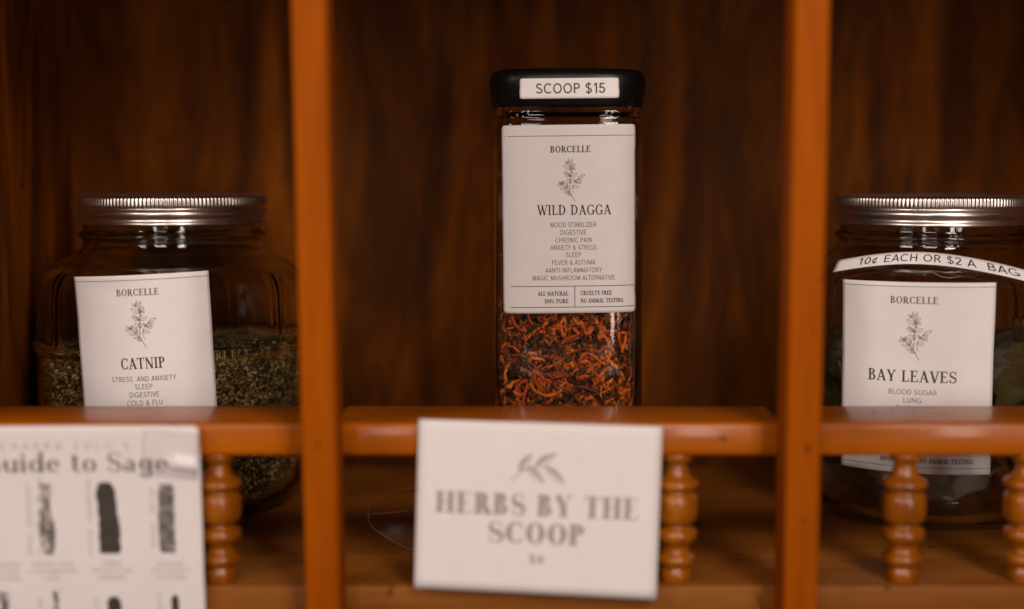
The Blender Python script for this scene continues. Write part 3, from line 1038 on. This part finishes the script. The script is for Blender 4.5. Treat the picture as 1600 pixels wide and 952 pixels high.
k = 0.919 / FPX / 1.0
c0 = P(889, 343, 0.9185)
dx = c0.x - CJ[0]
base = wrap_surf(AO + 0.0003, 5.0, c0.z, R_(0.7),
                 lambda x, y: 0.0006 + 0.0035 * max(0, (x + dx) / 0.045 - 0.80) * (1 if y > 0.045 or y < -0.05 else 0.35) + 0.00025 * mnoise.noise(Vector((x * 45, y * 30, 3))))
surf = lambda x, y, off: base(x + dx, y, off)
S = Sheet(209 * k, 293 * k, surf, nx=60, ny=60, round_=0.0022)
S.polys(px_polys(hline(-101, 101, 129.5, 1.0), k), 2)
S.polys(px_polys(serif(BR, 3, 109, 10, 63, T=0.2, t=0.075), k), 1)
S.polys(px_polys(twig(3, 61.5, 68, 0.62), k), 2)
S.polys(px_polys(serif('WILD DAGGA', 8, 15, 15.5, 115, T=0.17, t=0.07), k), 1)
for t_, v, w in [('MOOD STABILIZER', 351, 72), ('DIGESTIVE', 363, 41), ('CHRONIC PAIN', 375, 57), ('ANXIETY & STRESS', 386.5, 72), ('SLEEP', 398, 24),
                 ('FEVER & ASTHMA', 410, 68), ('AANTI-INFLAMMATORY', 422, 88), ('MAGIC MUSHROOM ALTERNATIVE', 434, 129)]:
    S.polys(px_polys(sans(t_, 6.5, 343 - v, 7.4, w, weight=0.095), k), 1)
S.polys(px_polys(hline(-92, 102, -104, 1.0) + hline(-92, 102, -137, 1.0) + bar(8, -104, 8, -137, 1.0), k), 1)
for t_, x, v, w, al in [('ALL NATURAL', -2, 458.5, 48, 'R'), ('100% PURE', -2, 470.5, 37, 'R'), ('CRUELTY FREE', 17, 458, 49, 'L'), ('NO ANIMAL TESTING', 17, 470, 67, 'L')]:
    S.polys(px_polys(serif(t_, x, 343 - v, 6.6, w, al, T=0.22, t=0.10), k), 1)
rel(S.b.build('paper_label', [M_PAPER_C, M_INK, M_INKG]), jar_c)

c0 = P(889.5, 138.5, 0.9185)
dx2 = c0.x - CJ[0]
base2 = wrap_surf(0.0519, 4.0, c0.z, R_(0.6),
                  lambda x, y: 0.0007 + 0.0030 * max(0, abs(x) / 0.032 - 0.72) ** 1.2 * (1.6 if y < 0 else 0.6))
S = Sheet(152 * k, 31 * k, lambda x, y, off: base2(x + dx2, y, off), nx=40, ny=8, round_=0.001)
S.polys(px_polys(sans('SCOOP $15', 1.5, 0, 15.5, 107, weight=0.13), k), 1)
rel(S.b.build('price_sticker', [M_PAPER, M_INK]), jar_c)


# ------------------------------------------------------------------ what the jars hold
def stuff(o, label, cat):
    o['label'] = label
    o['category'] = cat
    o['kind'] = 'stuff'


rnd = random.Random(7)


def tube(b, pts, rad, flat, side, nrm, ns=5, skew=1.0, crump=0.0):
    ring = []
    n = len(pts)
    for i, p in enumerate(pts):
        a, c = pts[max(i - 1, 0)], pts[min(i + 1, n - 1)]
        t = (c - a).normalized()
        s = t.cross(nrm).normalized()
        m = s.cross(t)
        r = rad * (0.25 + 0.75 * math.sin(math.pi * (0.08 + 0.84 * (i / (n - 1)) ** skew)) ** 0.7) * (1 + crump * math.sin(i * 2.3 + rad * 9e4))
        for q in range(ns):
            an = 2 * math.pi * q / ns
            ring.append(p + s * math.cos(an) * r + m * math.sin(an) * r * flat)
    o = len(b.v)
    b.grid(ring, ns, n, 0, True, True)
    b.f.append(tuple(o + q for q in range(ns))[::-1])
    b.f.append(tuple(o + (n - 1) * ns + q for q in range(ns)))
    b.m += [0, 0]
    b.s += [True, True]


def in_square(p, a, n=5.0):
    return (abs(p.x / a) ** n + abs(p.y / a) ** n) < 1


b = MB()
AI = 0.0464
FILL = 0.243
cnt = 0
while cnt < 3900:
    layer = rnd.random() ** 1.25 * 0.014
    th = rnd.gauss(0, 0.62) if rnd.random() < 0.8 else rnd.uniform(-math.pi, math.pi)
    if rnd.random() < 0.06:
        z = FILL - rnd.random() * 0.004
        c = Vector((rnd.uniform(-0.04, 0.04), rnd.uniform(-0.04, 0.04), z))
        out = Vector((0, 0, 1))
    else:
        z = rnd.uniform(0.008, FILL) if rnd.random() < 0.35 else rnd.uniform(0.05, 0.155)
        cx, cy = math.sin(th), -math.cos(th)
        r = (AI - layer) / (abs(cx) ** 5 + abs(cy) ** 5) ** 0.2
        c = Vector((r * cx, r * cy, z))
        out = Vector((abs(cx) ** 4 * (1 if cx > 0 else -1), abs(cy) ** 4 * (1 if cy > 0 else -1), 0)).normalized()
    tan = out.cross(Vector((0, 0, 1))).normalized() if abs(out.z) < 0.5 else Vector((1, 0, 0))
    up = tan.cross(out).normalized()
    if up.z < 0: up = -up
    an = rnd.uniform(0, 2 * math.pi)
    d = tan * math.cos(an) + up * math.sin(an) + out * rnd.gauss(0, 0.25)
    d.normalize()
    s = d.cross(out).normalized()
    big = rnd.random()
    L = rnd.uniform(0.012, 0.028) if big < 0.45 else rnd.uniform(0.004, 0.011)
    rad = rnd.uniform(0.0008, 0.0016) if big < 0.45 else rnd.uniform(0.0006, 0.0017)
    if rnd.random() < 0.18:
        rad, L = 0.00028, rnd.uniform(0.008, 0.018)
    bend = rnd.gauss(0, 0.22 if rnd.random() < 0.75 else 0.6) * L
    w2 = rnd.gauss(0, 0.10) * L
    pts = []
    for i in range(8):
        t = i / 7 - 0.5
        pts.append(c + d * (L * t) + s * (bend * (0.25 - t * t) * 2 + w2 * math.sin(6 * t)) + out * (0.0006 * math.sin(9 * t + an)))
    if any((not in_square(p, AI + 0.0002)) or p.z < 0.0068 or p.z > FILL + 0.003 for p in pts):
        continue
    tube(b, pts, rad, rnd.uniform(0.25, 0.7), s, out, 5, rnd.choice((0.5, 0.8, 1.0, 1.6)), 0.28)
    cnt += 1
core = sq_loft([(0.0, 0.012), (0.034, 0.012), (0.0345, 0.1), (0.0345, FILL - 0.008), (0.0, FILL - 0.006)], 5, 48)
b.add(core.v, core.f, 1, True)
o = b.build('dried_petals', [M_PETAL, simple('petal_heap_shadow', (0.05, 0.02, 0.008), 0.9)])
o.location = CJ
stuff(o, 'curled orange dried petals and brown stems packed inside the tall black lidded jar', 'dried petals')

# catnip
b = MB()
top = 0.1155


def inner_r(z):
    pr = sorted((zz, r) for r, zz in INN if zz < 0.19)
    for (z0, r0), (z1, r1) in zip(pr, pr[1:]):
        if z0 <= z <= z1 and z1 > z0:
            return r0 + (r1 - r0) * (z - z0) / (z1 - z0)
    return 0.085


cnt = 0
while cnt < 15000:
    if rnd.random() < 0.13:
        th = rnd.uniform(-math.pi, math.pi)
        r = 0.088 * math.sqrt(rnd.random())
        z = top + 0.004 * mnoise.noise(Vector((r * math.sin(th) * 30, r * math.cos(th) * 30, 0))) + 0.003 * math.sin(th)
        out = Vector((0, 0, 1))
    else:
        th = rnd.gauss(0, 0.75)
        z = 0.009 + (top - 0.009) * rnd.random() ** 0.8
        r = inner_r(z) - 0.0012 - rnd.random() ** 1.5 * 0.005
        out = Vector((math.sin(th), -math.cos(th), 0))
    c = Vector((r * math.sin(th), -r * math.cos(th), z))
    d = Vector((rnd.gauss(0, 1), rnd.gauss(0, 1), rnd.gauss(0, 0.8)))
    d = (d - out * d.dot(out) * 0.7).normalized()
    nn = (out + Vector((rnd.gauss(0, 0.45), rnd.gauss(0, 0.45), rnd.gauss(0, 0.45)))).normalized()
    s = d.cross(nn).normalized()
    q = rnd.random()
    if q < 0.25:
        L, w = rnd.uniform(0.0025, 0.0065), rnd.uniform(0.0003, 0.0007)
    else:
        L, w = rnd.uniform(0.0014, 0.0040), rnd.uniform(0.0009, 0.0023)
    cup = nn * rnd.uniform(-0.0005, 0.0005)
    vs = [c - d * L / 2, c - d * L * 0.1 + s * w / 2 + cup, c + d * L / 2, c + d * L * rnd.uniform(-0.2, 0.3) - s * w / 2 + cup]
    if max(math.hypot(v.x, v.y) for v in vs) > inner_r(z) - 0.0004 or min(v.z for v in vs) < 0.0075:
        continue
    b.add(vs, [(0, 1, 2), (0, 2, 3)], 0)
    cnt += 1
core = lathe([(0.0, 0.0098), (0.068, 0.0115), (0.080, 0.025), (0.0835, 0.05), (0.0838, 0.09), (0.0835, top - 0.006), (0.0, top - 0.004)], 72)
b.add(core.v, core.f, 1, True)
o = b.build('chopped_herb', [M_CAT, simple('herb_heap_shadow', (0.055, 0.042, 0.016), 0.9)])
o.location = LJ
stuff(o, 'finely chopped dry green and tan catnip half filling the left jar', 'dried herb')

# bay leaves, each its own object
variants = []
for vi in range(4):
    b = MB()
    Ls, Ws = rnd.uniform(0.056, 0.074), rnd.uniform(0.020, 0.028)
    pts = []
    nu, nv = 7, 15
    for j in range(nv):
        t = j / (nv - 1)
        hw = Ws / 2 * math.sin(math.pi * (0.02 + 0.96 * t)) ** 0.75
        for i in range(nu):
            s_ = i / (nu - 1) * 2 - 1
            ww = hw * s_
            zz = 0.0022 * abs(s_) + 0.0016 * math.sin(7 * t + vi + 2 * s_) - 0.010 * (t - 0.5) ** 2 * 4 * 0.4
            pts.append(Vector(((t - 0.5) * Ls, ww * (1 + 0.05 * math.sin(25 * t + s_)), zz)))
    b.grid(pts, nu, nv)
    mid = [Vector(((j / 14 - 0.53) * Ls, 0, pts[j * nu + 3].z + 0.0003)) for j in range(nv)]
    tube(b, mid, 0.0006, 0.9, None, Vector((0, 0, 1)), 5)
    o = b.build('bay_leaf', M_LEAF)
    variants.append((o, Ls))
nl = 0
used = set()
for i in range(46):
    src, Ls = variants[i % 4]
    if i < 4:
        o = src
    else:
        o = src.copy()
        C.objects.link(o)
    th = rnd.uniform(-1.45, 1.45)
    z = 0.018 + 0.105 * (i / 45) + rnd.uniform(-0.004, 0.004)
    r = min(inner_r(max(z - 0.012, 0.012)), inner_r(z)) - 0.0085 - rnd.random() * 0.010
    tilt = rnd.uniform(-0.9, 0.9)
    if z < 0.04:
        r -= 0.006
        tilt *= 0.3
    out = Vector((math.sin(th), -math.cos(th), 0.15 + (0.0 if z > 0.04 else -0.35))).normalized()
    tan = Vector((0, 0, 1)).cross(out).normalized()
    up = out.cross(tan)
    ax = tan * math.cos(tilt) + up * math.sin(tilt)
    ay = out.cross(ax)
    m = Matrix((ax, ay, out)).transposed().to_4x4()
    # the leaf's middle is sunk so its tips stay inside the round wall
    rc = math.sqrt(max(r * r - (Ls / 2 * math.cos(tilt)) ** 2, 0.03 ** 2)) if abs(tilt) < 1.2 else r
    zz = max(z, 0.0125 + abs(math.sin(tilt)) * Ls / 2)
    m.translation = Vector((RJ[0] + rc * math.sin(th), RJ[1] - rc * math.cos(th), zz))
    o.matrix_world = m
    o['label'] = 'dry olive green bay leaf among the others in the BAY LEAVES jar'
    o['category'] = 'bay leaf'
    o['group'] = 'bay leaves in the right jar'

# ------------------------------------------------------------------ the two cards on the rail
# sign: its corners measured on the photograph, at the rail's face
SY = RAIL_F - 0.0065
k = SY / FPX / 0.981
c0 = P(842, 796, SY - 0.002)
ang = -R_(1.75)
TL, TR, BRc, BL = (-187, 139.5), (193, 128), (183, -140.5), (-194, -121)


def sign_surf(x, y, off):
    s, t = x / (380 * k) + 0.5, y / (264 * k) + 0.5
    px = (BL[0] * (1 - s) + BRc[0] * s) * (1 - t) + (TL[0] * (1 - s) + TR[0] * s) * t
    py = (BL[1] * (1 - s) + BRc[1] * s) * (1 - t) + (TL[1] * (1 - s) + TR[1] * s) * t
    bow = 0.0010 * math.sin(math.pi * s)
    return Vector((c0.x + px * k, c0.y + 0.003 - off - 0.010 * (0.5 - t) + bow * 0.3, c0.z + py * k))


S = Sheet(380 * k, 264 * k, sign_surf, thick=0.0028, nx=24, ny=18, edge_mi=2)
S.polys(px_polys(serif('HERBS BY THE', -1, 4.5, 34, 318, T=0.31, t=0.05, track=0.10), k), 1)
S.polys(px_polys(serif('SCOOP', -1, -39, 33, 152, T=0.30, t=0.05, track=0.05), k), 1)
S.polys(px_polys(sans('$8', 0, -79, 13, 24, weight=0.17), k), 1)


def solid_leaf(x0, y0, x1, y1, w):
    dx, dy = x1 - x0, y1 - y0
    L = math.hypot(dx, dy)
    nx, ny = -dy / L, dx / L
    up = [(x0 + dx * t / 8 + nx * w / 2 * math.sin(math.pi * (t / 8) ** 0.85), y0 + dy * t / 8 + ny * w / 2 * math.sin(math.pi * (t / 8) ** 0.85)) for t in range(9)]
    dn = [(x0 + dx * t / 8 - nx * w / 2 * math.sin(math.pi * (t / 8) ** 0.85), y0 + dy * t / 8 - ny * w / 2 * math.sin(math.pi * (t / 8) ** 0.85)) for t in range(8, -1, -1)]
    return [up], outline_leaf(x0, y0, x1, y1, w, 1.8)


lk = 1 / 11.9
for a, b_, c_, d_, w, half in [(440, 490, 660, 170, 150, 1), (740, 390, 1120, 150, 150, 1), (610, 430, 900, 690, 130, 0), (920, 400, 1280, 690, 140, 0)]:
    q = lambda px, py: (780 + px * lk - 848, 799 - (700 + py * lk) - 1)
    p0, p1 = q(a, b_), q(c_, d_)
    sol, outl = solid_leaf(*p0, *p1, w * lk)
    S.polys(px_polys(outl, k), 1)
    pl = [p for p in sol[0]]
    S.polys(px_polys([pl], k), 1)
q = lambda px, py: (780 + px * lk - 848, 799 - (700 + py * lk) - 1)
S.polys(px_polys(path([q(300, 680), q(450, 520), q(640, 420), q(900, 390)], 2.0), k), 1)
sign = S.b.build('price_sign', [M_CARD, M_INKL, M_EDGE])
sign['label'] = 'white card reading HERBS BY THE SCOOP leaning on the rail below the tall jar'
sign['category'] = 'sign'

# sage guide: hangs over the rail at the left
k = SY / FPX / 0.981
c0 = P(118, 838, SY - 0.001)


def sage_surf(x, y, off):
    bow = 0.0016 * math.sin(x * 28 + 0.6) + 0.0006 * math.sin(y * 60)
    xx = x + (-y) * 0.016
    return Vector((c0.x + xx, c0.y - 0.0005 - off + bow - 0.0010, c0.z + y))


GW, GH = 400, 352
S = Sheet(GW * k, GH * k, sage_surf, thick=0.0005, nx=40, ny=30, round_=0.0025, edge_mi=2)
X = lambda u: u - 118
Yv = lambda v: 838 - v
S.polys(px_polys(sans('C H A K R A   Z U L U ’ S', X(108), Yv(694), 11, 200), k), 4)
S.polys(px_polys(serif('Guide to Sage', X(124), Yv(720), 31, 288, T=0.20, t=0.05, track=0.05), k), 3)


def bundle(u0, u1, v0, v1, mi, shape, seed):
    r = random.Random(seed)
    n = 26
    L, Rr = [], []
    for i in range(n + 1):
        t = i / n
        if shape == 'dark':
            hw = 1.0 * min(1, 0.45 + 2.2 * t ** 0.7) * (1 - 0.06 * math.sin(5 * t)) * (0.84 if t > 0.97 else 1)
        elif shape == 'mottled':
            hw = 0.62 + 0.28 * math.sin(3.0 + 7 * t) * 0.6 + 0.12 * r.uniform(-1, 1)
        else:
            hw = 0.92 + 0.05 * r.uniform(-1, 1) - (0.15 if t < 0.04 or t > 0.97 else 0)
        cx = (u0 + u1) / 2 + (u1 - u0) * (0.05 * math.sin(4 * t + seed) + (t - 0.5) * 0.07)
        h = (u1 - u0) / 2 * hw
        y = v0 + (v1 - v0) * t
        L.append((X(cx - h * (1 + 0.07 * r.uniform(-1, 1))), Yv(y)))
        Rr.append((X(cx + h * (1 + 0.07 * r.uniform(-1, 1))), Yv(y)))
    S.polys(px_polys([[L[i], L[i + 1], Rr[i + 1], Rr[i]] for i in range(n)], k), mi)
    if shape == 'mottled':
        for _ in range(16):
            t = r.random()
            y = v0 + (v1 - v0) * t
            x = (u0 + u1) / 2 + r.choice((-1, 1)) * (u1 - u0) * r.uniform(0.2, 0.5)
            S.polys(px_polys(bar(X(x), Yv(y), X(x + r.uniform(-3, 3)), Yv(y - r.uniform(6, 16)), 1.6, 0.5), k), 1)


bundle(62, 90, 754, 866, 5, 'mottled', 3)
bundle(154, 186, 752, 865, 6, 'dark', 5)
bundle(249, 276, 755, 864, 7, 'banded', 2)
bundle(-30, 2, 754, 862, 5, 'mottled', 9)
bundle(78, 92, 926, 1000, 5, 'mottled', 12)
bundle(165, 188, 934, 1000, 6, 'dark', 4)
bundle(264, 277, 931, 1000, 6, 'dark', 8)
bundle(-6, 14, 924, 1000, 5, 'mottled', 19)
for t_, u, va, vb in [('LAVENDER  SAGE', 49, 752, 868), ('MUGWORT  BLACK', 142, 748, 870), ('BLUE  SAGE', 240, 762, 858), ('WHITE SAGE', 60, 936, 1000), ('CEDAR', 147, 936, 1000), ('JUNIPER', 246, 926, 1000)]:
    S.polys(px_polys(sans(t_, X(u), Yv((va + vb) / 2), 6.5, vb - va, rot=-math.pi / 2), k), 4)
for u, lines in [(82, ('PROTECTION', 'CONFIRMATION', 'LOVE')), (174, ('POWER', 'PROTECTION', 'HEALING')), (266, ('HEALING', 'PROSPERITY', 'SOOTHING')), (6, ('CLEANSING', 'BLESSING', 'PURIFYING'))]:
    for i, t_ in enumerate(lines):
        S.polys(px_polys(sans(t_, X(u), Yv(881 + i * 11), 7.0, 6.2 * len(t_)), k), 4)
guide = S.b.build('sage_guide', [M_CARD, M_INKG, M_EDGE, M_INKS, M_INKL, M_SAGE_A, M_SAGE_B, M_SAGE_C])
guide['label'] = 'printed white sheet titled Guide to Sage taped to the left rail'
guide['category'] = 'poster'


def tape_surf(x, y, off):
    a = R_(-6)
    xx, yy = x * math.cos(a) - y * math.sin(a), x * math.sin(a) + y * math.cos(a)
    p = sage_surf(X(272) * k + xx, Yv(708) * k + yy, 0.0011 + off)
    p.y -= 0.0017 * math.exp(-((y + 0.0045 + 0.03 * x) / 0.0032) ** 2) * max(0, min(1, (x + 0.004) / 0.006))
    return p


T_ = Sheet(86 * k, 70 * k, tape_surf, thick=0.0001, nx=30, ny=24)
T_.b.build('clear_tape', M_TAPE, guide)

# ------------------------------------------------------------------ clear bag lying on the shelf behind the sign
b = MB()
nu, nv = 26, 14
fr, bk = [], []
for j in range(nv):
    for i in range(nu):
        s_, t = i / (nu - 1), j / (nv - 1)
        # outline: a corner pointing left, lifting off the board
        x = s_
        hw = min(1.0, 0.16 + 1.5 * s_ ** 0.62)
        y = (t - 0.5) * hw
        puff = 0.012 * (math.sin(math.pi * t) ** 0.7) * min(1, s_ * 2.5) * (1 - s_ ** 4)
        wr = 0.0016 * mnoise.noise(Vector((s_ * 6, t * 5, 1)))
        bx = -0.090 + 0.088 * x
        by = 0.876 + y * 0.038 + 0.004 * s_
        bz = 0.0215 - 0.012 * s_ + y * 0.036 * (1 - 0.3 * s_)
        fr.append((bx, by - 0.35 * puff, max(bz + puff + wr, 0.003)))
        bk.append((bx, by + 0.35 * puff, max(bz - puff * 0.8 + wr, 0.0015)))
b.grid(fr, nu, nv)
b.grid(bk, nu, nv)
for edge in ([j * nu for j in range(nv)], list(range(nu)), [(nv - 1) * nu + i for i in range(nu)], [6 * nu + i for i in range(8)]):
    pts = [Vector(fr[i]) for i in edge]
    tube(b, pts, 0.0005, 0.8, None, Vector((0.1, 1, 0.2)), 5)
    for q in range(len(b.m) - 1, len(b.m) - 1 - (len(pts) - 1) * 5 - 2, -1):
        b.m[q] = 1
bag = b.build('plastic_bag', [M_FILM, M_SEAM])
bag['label'] = 'small clear plastic bag on the shelf, its corner poking out left of the white sign'
bag['category'] = 'bag'
